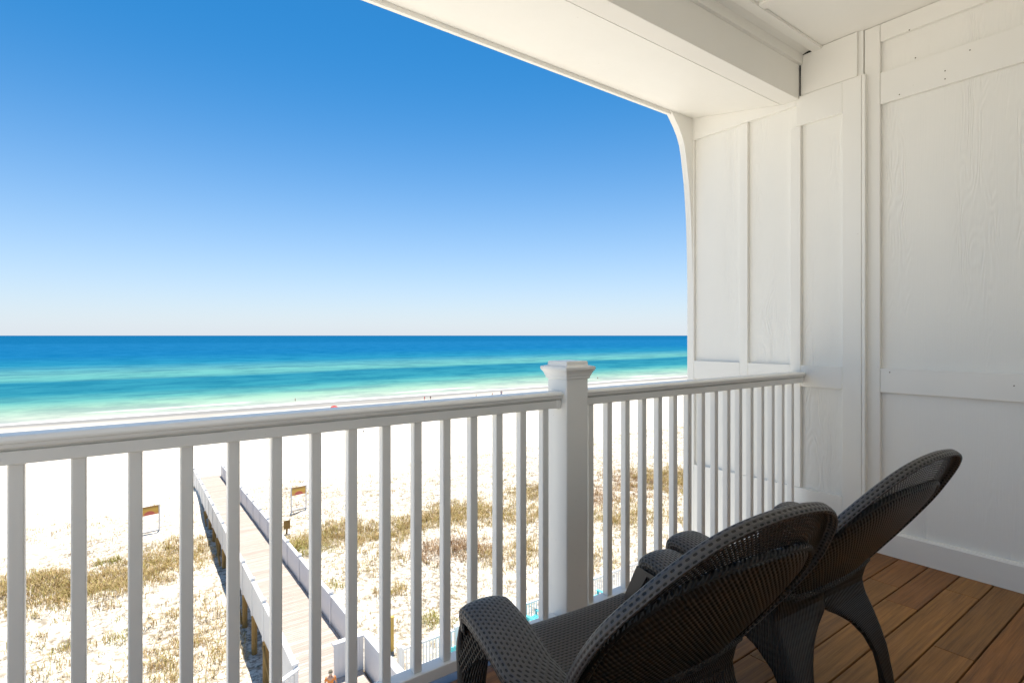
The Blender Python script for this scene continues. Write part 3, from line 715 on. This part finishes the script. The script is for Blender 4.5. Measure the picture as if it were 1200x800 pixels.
# beam over the railing
bm_ = empty('beam', (0, 1.82, 2.905), 'deep white boxed beam with sloping soffit over the railing', 'beam')
def prof(name, poly, mat=PAINT, x0=XL, x1=3.738, bevel=0):
    b = MB(); b.prism([(p[0] - 1.82, p[1] - 2.905) for p in poly], 'x', x0, x1); return b.build(name, mat, bm_, bevel=bevel)
prof('soffit', [(1.946, 2.911), (2.665, 3.045), (2.665, 3.4), (1.946, 3.4)])
prof('face_board', [(1.82, 2.905), (1.937, 2.906), (1.937, 3.4), (1.82, 3.4)], bevel=.003)
prof('edge_batten', [(2.6655, 3.018), (2.70, 3.024), (2.70, 3.6), (2.6655, 3.6)], bevel=.003)
prof('crown_molding', [(1.8195, 3.135), (1.800, 3.137), (1.797, 3.198), (1.778, 3.203), (1.748, 3.2085), (1.748, 3.26), (1.8195, 3.26)], x1=3.742)

# ceiling
b = MB(); b.box(XL, 3.8, -1.4, 1.82, 3.21, 3.4); tag(b.build('ceiling', PAINT), kind='structure')
b = MB(); b.box(XL, 3.75, -1.4, 2.70, 3.41, 3.6); tag(b.build('light_seal_slab', PAINT), kind='structure')  # unseen slab added over the ceiling to stop light leaking in
cb = empty('ceiling_battens', (0, 0, 3.2), 'thin white battens on the balcony ceiling', 'battens')
for xx in (2.98, 1.76, .54, -.68):
    bx('cross_batten', PAINT, cb, xx, xx + .06, -1.4, 1.676, -.008, .0095)
bx('edge_batten', PAINT, cb, XL, 3.79, 1.678, 1.738, -.0085, .0095)
# house wall behind the camera
b = MB(); b.box(XL, 3.8, -1.6, -1.401, -.3, 3.6); tag(b.build('house_wall', SIDING), kind='structure')

# ---------------------------------------------------------------- railing
RY = 1.82
def rail_section(label, x0, x1, xs):
    e = empty('railing', (x0, RY, 0), label, 'railing', 'balcony railing sections')
    def P(name, poly):
        b = MB(); b.prism(poly, 'x', 0, x1 - x0); return b.build(name, VINYL, e, bevel=.0006)
    tr = P('top_rail', [(-.022, 1.0445), (-.034, 1.0455), (-.0405, 1.0485), (-.042, 1.053), (-.042, 1.0585), (-.047, 1.0605), (-.0475, 1.065), (-.046, 1.0685), (-.038, 1.0745), (-.033, 1.0770), (.033, 1.0770), (.038, 1.0745), (.046, 1.0685), (.0475, 1.065), (.047, 1.0605), (.042, 1.0585), (.042, 1.053), (.0405, 1.0485), (.034, 1.0455), (.022, 1.0445), (.020, 1.0395), (-.020, 1.0395)])
    b = MB(); b.box(0, x1 - x0, -.031, .031, 1.006, 1.0393); b.build('under_rail', VINYL, e, bevel=.003)
    b = MB(); b.box(0, x1 - x0, -.03, .03, .052, .095); b.build('bottom_rail', VINYL, e, bevel=.004)
    return e
bal = MB(); bal.box(-.0165, .0165, -.0165, .0165, .0955, 1.0055)
first = None
def balusters(e, xs):
    global first
    for x in xs:
        if first is None:
            o = bal.build('baluster', VINYL, e, bevel=.004); first = o
        else:
            o = first.copy(); COL.objects.link(o); o.parent = e
        o.location = (x - e.location.x, 0, 0)
SP = .1209
e1 = rail_section('long white balcony railing section left of the post', -1.24, 1.5855, None)
balusters(e1, [-.182 + SP * i for i in range(-8, 15)])
e2 = rail_section('short white balcony railing section between post and wing wall', 1.7165, 3.739, None)
balusters(e2, [1.781 + .1231 * i for i in range(16)])
for e, xs in ((e1, (2.811,)), (e2, (.012, 2.006))):
    for xx in xs:
        b = MB(); b.box(xx - .0115, xx + .0115, -.034, .034, 1.003, 1.042); b.build('bracket', VINYL, e, bevel=.004)
po = empty('railing_post', (1.651, RY, 0), 'square white railing post with a flared flat cap', 'post')
hw = .0635
b = MB(); b.box(-hw, hw, -hw, hw, .0, 1.16); b.build('shaft', VINYL, po, bevel=.005)
def sq(h, z): return [(-h, -h, z), (h, -h, z), (h, h, z), (-h, h, z)]
b = MB(); b.loft([sq(hw + .003, 1.130), sq(hw + .006, 1.133), sq(hw + .007, 1.142), sq(hw + .010, 1.145), sq(hw + .012, 1.153), sq(hw + .016, 1.161), sq(hw + .021, 1.168), sq(hw + .0235, 1.172), sq(hw + .0235, 1.182), sq(hw + .020, 1.185), sq(hw + .002, 1.189), sq(hw + .0, 1.191), sq(hw - .001, 1.204), sq(hw - .005, 1.208)])
b.build('cap', VINYL, po, bevel=.0012)
b = MB(); b.loft([sq(hw + .014, 0), sq(hw + .014, .03), sq(hw + .003, .045)]); b.build('base_trim', VINYL, po, bevel=.002)

# ---------------------------------------------------------------- the two wicker adirondack chairs
def catmull(pts, n):
    P = [np.array(p, float) for p in pts]; P = [2 * P[0] - P[1]] + P + [2 * P[-1] - P[-2]]; out = []
    for i in range(1, len(P) - 2):
        for k in range(n):
            t = k / n; a, b, c, d = P[i - 1:i + 3]
            out.append(0.5 * ((2 * b) + (c - a) * t + (2 * a - 5 * b + 4 * c - d) * t * t + (3 * b - 3 * c + d - a) * t ** 3))
    out.append(P[-2]); return out
def make_chair():
    e = empty('wicker_chair', (0, 0, 0), 'x', 'chair', 'dark wicker chairs on the balcony')
    rec = R(35.6); TY, TZ, L = -.456, .976, .611
    U = Vector((0, math.sin(rec), -math.cos(rec)))        # down the back
    Nn = Vector((0, math.cos(rec), math.sin(rec)))        # out of the back's front
    W_ = [0, .129, .217, .285, .34, .34, .295]
    wsp = catmull([(i / 6, v) for i, v in enumerate(W_)], 10)
    wt = np.array([p[0] for p in wsp]); wv = np.array([p[1] for p in wsp])
    def hw_(s): return float(np.interp(math.sqrt(max(s, 0) / L), wt, wv))
    def bp(s, x, off=0.0, depth=.020):
        w0 = max(hw_(s), 1e-4); r = min(1, abs(x) / w0)
        env = min(1.0, (s / L) * 3.2) ** .7
        return Vector((x, TY, TZ)) + U * s + Nn * (off - depth * env * (1 - r ** 2.6))
    ss = [L * (k / 60) ** 2 for k in range(61)]
    edge = [(-hw_(s), s) for s in reversed(ss)] + [(hw_(s), s) for s in ss[1:]]
    # open-weave border between the rim and the raised inner panel
    S0, KX = .125, .90
    def inner(x, s): return x * KX, s + S0 * (1 - s / L) ** 3
    P = []; UV = []; acc = 0; prev = None
    for x, s in edge:
        x2, s2 = inner(x, s); row = []; ur = []; q = bp(s, x)
        if prev is not None: acc += (q - prev).length
        prev = q
        for k in range(9):
            f = k / 8; xs, sv = x + (x2 - x) * f, s + (s2 - s) * f
            row.append(tuple(bp(max(sv, 1e-5), xs))); ur.append((acc, f * math.hypot(x2 - x, s2 - s)))
        P.append(row); UV.append(ur)
    b = MB(); b.grid(P, UV); o = b.build('back_border', RESBORDER, e, smooth=True)
    P = []; UV = []
    for k in range(61):
        s = ss[k]; s2 = inner(0, s)[1]; w0 = max(hw_(s), 1e-4) * KX; row = []; ur = []
        for j in range(29):
            x = w0 * (2 * j / 28 - 1); sh = -.014 * (1 - abs(2 * j / 28 - 1) ** 8) * min(1, k / 6)
            row.append(tuple(bp(s2, x, sh))); ur.append((x, s2))
        P.append(row); UV.append(ur)
    b = MB(); b.grid(P, UV); back = b.build('backrest', RESBACK, e, smooth=True)
    sd = back.modifiers.new('s', 'SOLIDIFY'); sd.thickness = .006; sd.offset = 0
    # rolled rim, a flat band folded back from the edge
    def outl(i): return Vector((edge[i][0], 0, 0)), edge[i][1]
    rings = []; uvs = []; acc = 0; n = len(edge); prev = None
    for i in range(n):
        x, s = edge[i]; p = bp(s, x)
        a = edge[max(i - 1, 0)]; c = edge[min(i + 1, n - 1)]
        t = (bp(c[1], c[0]) - bp(a[1], a[0])).normalized(); o = t.cross(Nn).normalized()
        if o.dot(Vector((x, 0, 0)) - U * 0.2 if abs(x) > 1e-3 else -U) < 0: o = -o
        if prev is not None: acc += (p - prev).length
        prev = p
        cs = [(-.034, .004), (-.030, .009), (-.012, .010), (-.002, .007), (.006, .001), (.008, -.008), (.008, -.018), (.004, -.023), (-.001, -.022), (-.001, -.012), (-.006, -.004), (-.030, -.002)]
        rings.append([tuple(p + o * q[0] + Nn * (q[1] + .004)) for q in cs]); uvs.append([(acc, k * .0102) for k in range(len(cs))])
    b = MB(); b.loft(rings, True, uvs); b.build('back_rim', RESARM, e, smooth=True)
    # raised oval ridge on the rear
    pts = []
    for x, s in edge[::2]:
        x2, s2 = inner(x, s); pts.append(tuple(bp(s2, x2, -.005)))
    b = MB(); b.tube(pts, .009, 8); b.build('back_ridge', RESBACK, e, smooth=True)
    # double cross ridges where the upper back meets the lower shell
    for k, ds in enumerate((.585, .612)):
        w0 = hw_(ds); b = MB(); b.tube([tuple(bp(min(ds, L), w0 * t * .97, -.016)) for t in [-1 + 2 * q / 16 for q in range(17)]], .0085, 8); b.build('cross_ridge', RESBACK, e, smooth=True)
    # lower shell under the back
    rows = []; UVr = []
    for i in range(9):
        f = i / 8; s = L + .15 * f; w0 = .283 - .02 * f; row = []; ur = []
        for j in range(17):
            x = w0 * (2 * j / 16 - 1); r = abs(x) / w0
            p = Vector((x, TY, TZ)) + U * s + Nn * (-.020 * (1 - r ** 2.6))
            row.append(tuple(p)); ur.append((x, s))
        rows.append(row); UVr.append(ur)
    b = MB(); b.grid(rows, UVr); o = b.build('lower_back', RESBACK, e, smooth=True); sd = o.modifiers.new('s', 'SOLIDIFY'); sd.thickness = .01
    # seat
    prof_ = catmull([(-.085, .40), (-.03, .366), (.06, .364), (.16, .382), (.25, .403), (.315, .414), (.352, .408), (.376, .385), (.382, .34)], 5)
    rows = []; UVr = []; acc = 0
    for i, p in enumerate(prof_):
        if i: acc += float(np.linalg.norm(p - prof_[i - 1]))
        fr = min(1.0, max(0, (p[0] - .2) / .18)); row = []; ur = []
        for j in range(19):
            x = .276 * (2 * j / 18 - 1); r = abs(x) / .276
            row.append((x, p[0] - .02 * fr * r ** 2, p[1] + .03 * r ** 2.5 * (1 - .4 * fr))); ur.append((x, acc))
        rows.append(row); UVr.append(ur)
    b = MB(); b.grid(rows, UVr); o = b.build('seat', RES, e, smooth=True); sd = o.modifiers.new('s', 'SOLIDIFY'); sd.thickness = .012
    for sg in (-1, 1):
        # armrest: rolled top over a short skirt, dropping over the front
        path = catmull([(-.118, .500), (-.10, .522), (-.03, .552), (.07, .586), (.16, .604), (.205, .605), (.229, .592), (.243, .564), (.252, .530)], 6)
        rings = []; uvs = []; acc = 0
        for i, p in enumerate(path):
            a = path[max(i - 1, 0)]; c = path[min(i + 1, len(path) - 1)]; t = (c - a) / np.linalg.norm(c - a); nrm = np.array([-t[1], t[0]])
            if i: acc += float(np.linalg.norm(p - path[i - 1]))
            wd = .068 * (min(1, .72 + (p[0] + .13) * 2.6)); f = i / (len(path) - 1)
            wd *= 1 - .18 * max(0, (f - .8) / .2)
            cs = [(-1, -.040), (-1.03, -.018), (-.95, -.006), (-.72, .0), (-.36, .004), (0, .005), (.36, .004), (.72, .0), (.95, -.006), (1.03, -.018), (1, -.040), (.93, -.040), (.93, -.02), (.8, -.012), (0, -.006), (-.8, -.012), (-.93, -.02), (-.93, -.040)]
            ring = []; ur = []; q0 = 0
            cx = sg * (.325 - .35 * max(0, -.03 - p[0]))
            for k, (u_, v_) in enumerate(cs):
                ring.append((cx + u_ * wd, p[0] + nrm[0] * v_, p[1] + nrm[1] * v_))
                if k: q0 += math.hypot((u_ - cs[k - 1][0]) * wd, v_ - cs[k - 1][1])
                ur.append((acc, q0))
            rings.append(ring); uvs.append(ur)
        b = MB(); b.loft(rings, True, uvs); b.build('armrest', RESARM, e, smooth=True)
        def leg(name, secs, n=12):
            # secs: (z, y centre, half depth y, x centre, half width x)
            rr = []
            S_ = catmull(secs, 5)
            for z, yc, hy, xc, hx in S_:
                ring = []
                for k in range(16):
                    t = 2 * math.pi * k / 16; ct, st = math.cos(t), math.sin(t)
                    ring.append((sg * (xc + hx * math.copysign(abs(ct) ** .45, ct)), yc + hy * math.copysign(abs(st) ** .45, st), z))
                rr.append(ring)
            b = MB(); b.loft(rr); return b.build(name, RESRIB, e, smooth=True)
        leg('front_leg', [(0, .268, .026, .336, .027), (.15, .272, .027, .333, .029), (.28, .275, .028, .331, .033), (.38, .274, .027, .328, .040), (.45, .266, .024, .326, .050), (.51, .247, .014, .325, .057), (.545, .236, .008, .325, .057)])
        # rear leg: a back plate with half of the arch and a side plate, folded round the corner
        tab = [(0, .236, .292, -.222, -.175), (.1, .222, .290, -.212, -.166), (.2, .203, .287, -.193, -.148), (.26, .176, .285, -.173, -.115), (.31, .132, .283, -.152, -.055), (.345, .078, .281, -.136, .03), (.368, .026, .280, -.124, .07), (.382, .002, .280, -.120, .085), (.42, .002, .279, -.112, .115), (.47, .002, .278, -.125, .16), (.50, .002, .277, -.139, .18)]
        tz = [t[0] for t in tab]; rows = []; ur = []
        for k in range(41):
            z = .50 * k / 40; g = [float(np.interp(z, tz, [t[q] for t in tab])) for q in (1, 2, 3, 4)]
            xi, xo, yb, yf = g
            pts = [(xi + (xo - .012 - xi) * q / 5, yb) for q in range(6)] + [(xo - .004, yb + .003), (xo, yb + .012)] + [(xo, yb + .012 + (yf - yb - .012) * q / 5) for q in range(1, 6)]
            rows.append([(sg * p[0], p[1], z) for p in pts]); ur.append([(p[0] + p[1], z) for p in pts])
        b = MB(); b.grid(rows, ur); o = b.build('rear_leg', RESRIB, e, smooth=True); sd = o.modifiers.new('s', 'SOLIDIFY'); sd.thickness = .016; sd.offset = 0
        # inner side plate with a lattice window below the arm
        xs_ = sg * .263
        def plate(name, poly, x, th, mat):
            b = MB(); b.prism(poly, 'x', x - th, x + th); return b.build(name, mat, e, bevel=.003)
        fr = [(.226, .575), (.300, .43), (.305, .37), (.10, .36), (.02, .40), (-.10, .44), (-.06, .515)]
        hole = [(.190, .543), (.232, .472), (.13, .437), (.07, .480), (.09, .527)]
        b = MB(); n_ = len(fr)
        # frame ring between outer outline and window
        outer = [(.238, .562), (.303, .43), (.16, .375), (.0, .40), (.0, .548)]
        vs = [(xs_ - .006, p[0], p[1]) for p in outer] + [(xs_ - .006, p[0], p[1]) for p in hole] + [(xs_ + .006, p[0], p[1]) for p in outer] + [(xs_ + .006, p[0], p[1]) for p in hole]
        fs = []
        for k in range(5):
            k2 = (k + 1) % 5
            fs += [(k, k2, 5 + k2, 5 + k), (10 + k, 15 + k, 15 + k2, 10 + k2), (k, 10 + k, 10 + k2, k2), (5 + k, 5 + k2, 15 + k2, 15 + k)]
        b.add(vs, fs); sp = b.build('side_plate', RESPLATE, e, bevel=.002)
        def inside(p, poly):
            c = False; n = len(poly)
            for i in range(n):
                a, d = poly[i], poly[i - 1]
                if (a[1] > p[1]) != (d[1] > p[1]) and p[0] < (d[0] - a[0]) * (p[1] - a[1]) / (d[1] - a[1]) + a[0]: c = not c
            return c
        def lattice(name, poly, x, pitch, r, parent):
            b = MB()
            for ang in (R(38), R(-52)):
                d = np.array([math.cos(ang), math.sin(ang)]); nn = np.array([-d[1], d[0]])
                cen = np.mean(poly, 0)
                for k in range(-30, 31):
                    o_ = cen + nn * k * pitch; run = [o_ + d * t for t in np.arange(-.25, .25, .002)]
                    ins = [q for q in run if inside(q, poly)]
                    if len(ins) > 2: b.tube([(x, *ins[0]), (x, *ins[-1])], r, 5, caps=False)
            return b.build(name, RESRIB, parent, smooth=True)
        lattice('lattice', hole, xs_, .0135, .0033, sp)
        # outer lattice web between arm and front leg
        web = [(.238, .575), (.258, .50), (.268, .42), (.23, .40), (.205, .43), (.16, .48), (.08, .522), (.02, .53), (.06, .55), (.15, .575)]
        lattice('arm_web', web, sg * .372, .0150, .0040, e)
    return e
c1 = make_chair()
c1.name = 'wicker_chair'; c1['label'] = 'dark brown resin wicker lounge chair nearest the camera, in front of the railing post'
c1.location = (1.122, 1.0, 0); c1.rotation_euler = (0, 0, R(-5.9))
c2 = copy_tree(c1); c2['label'] = 'dark brown resin wicker lounge chair further right, beside the white wall'
c2.location = (1.99, 1.002, 0); c2.rotation_euler = (0, 0, R(-3.6))
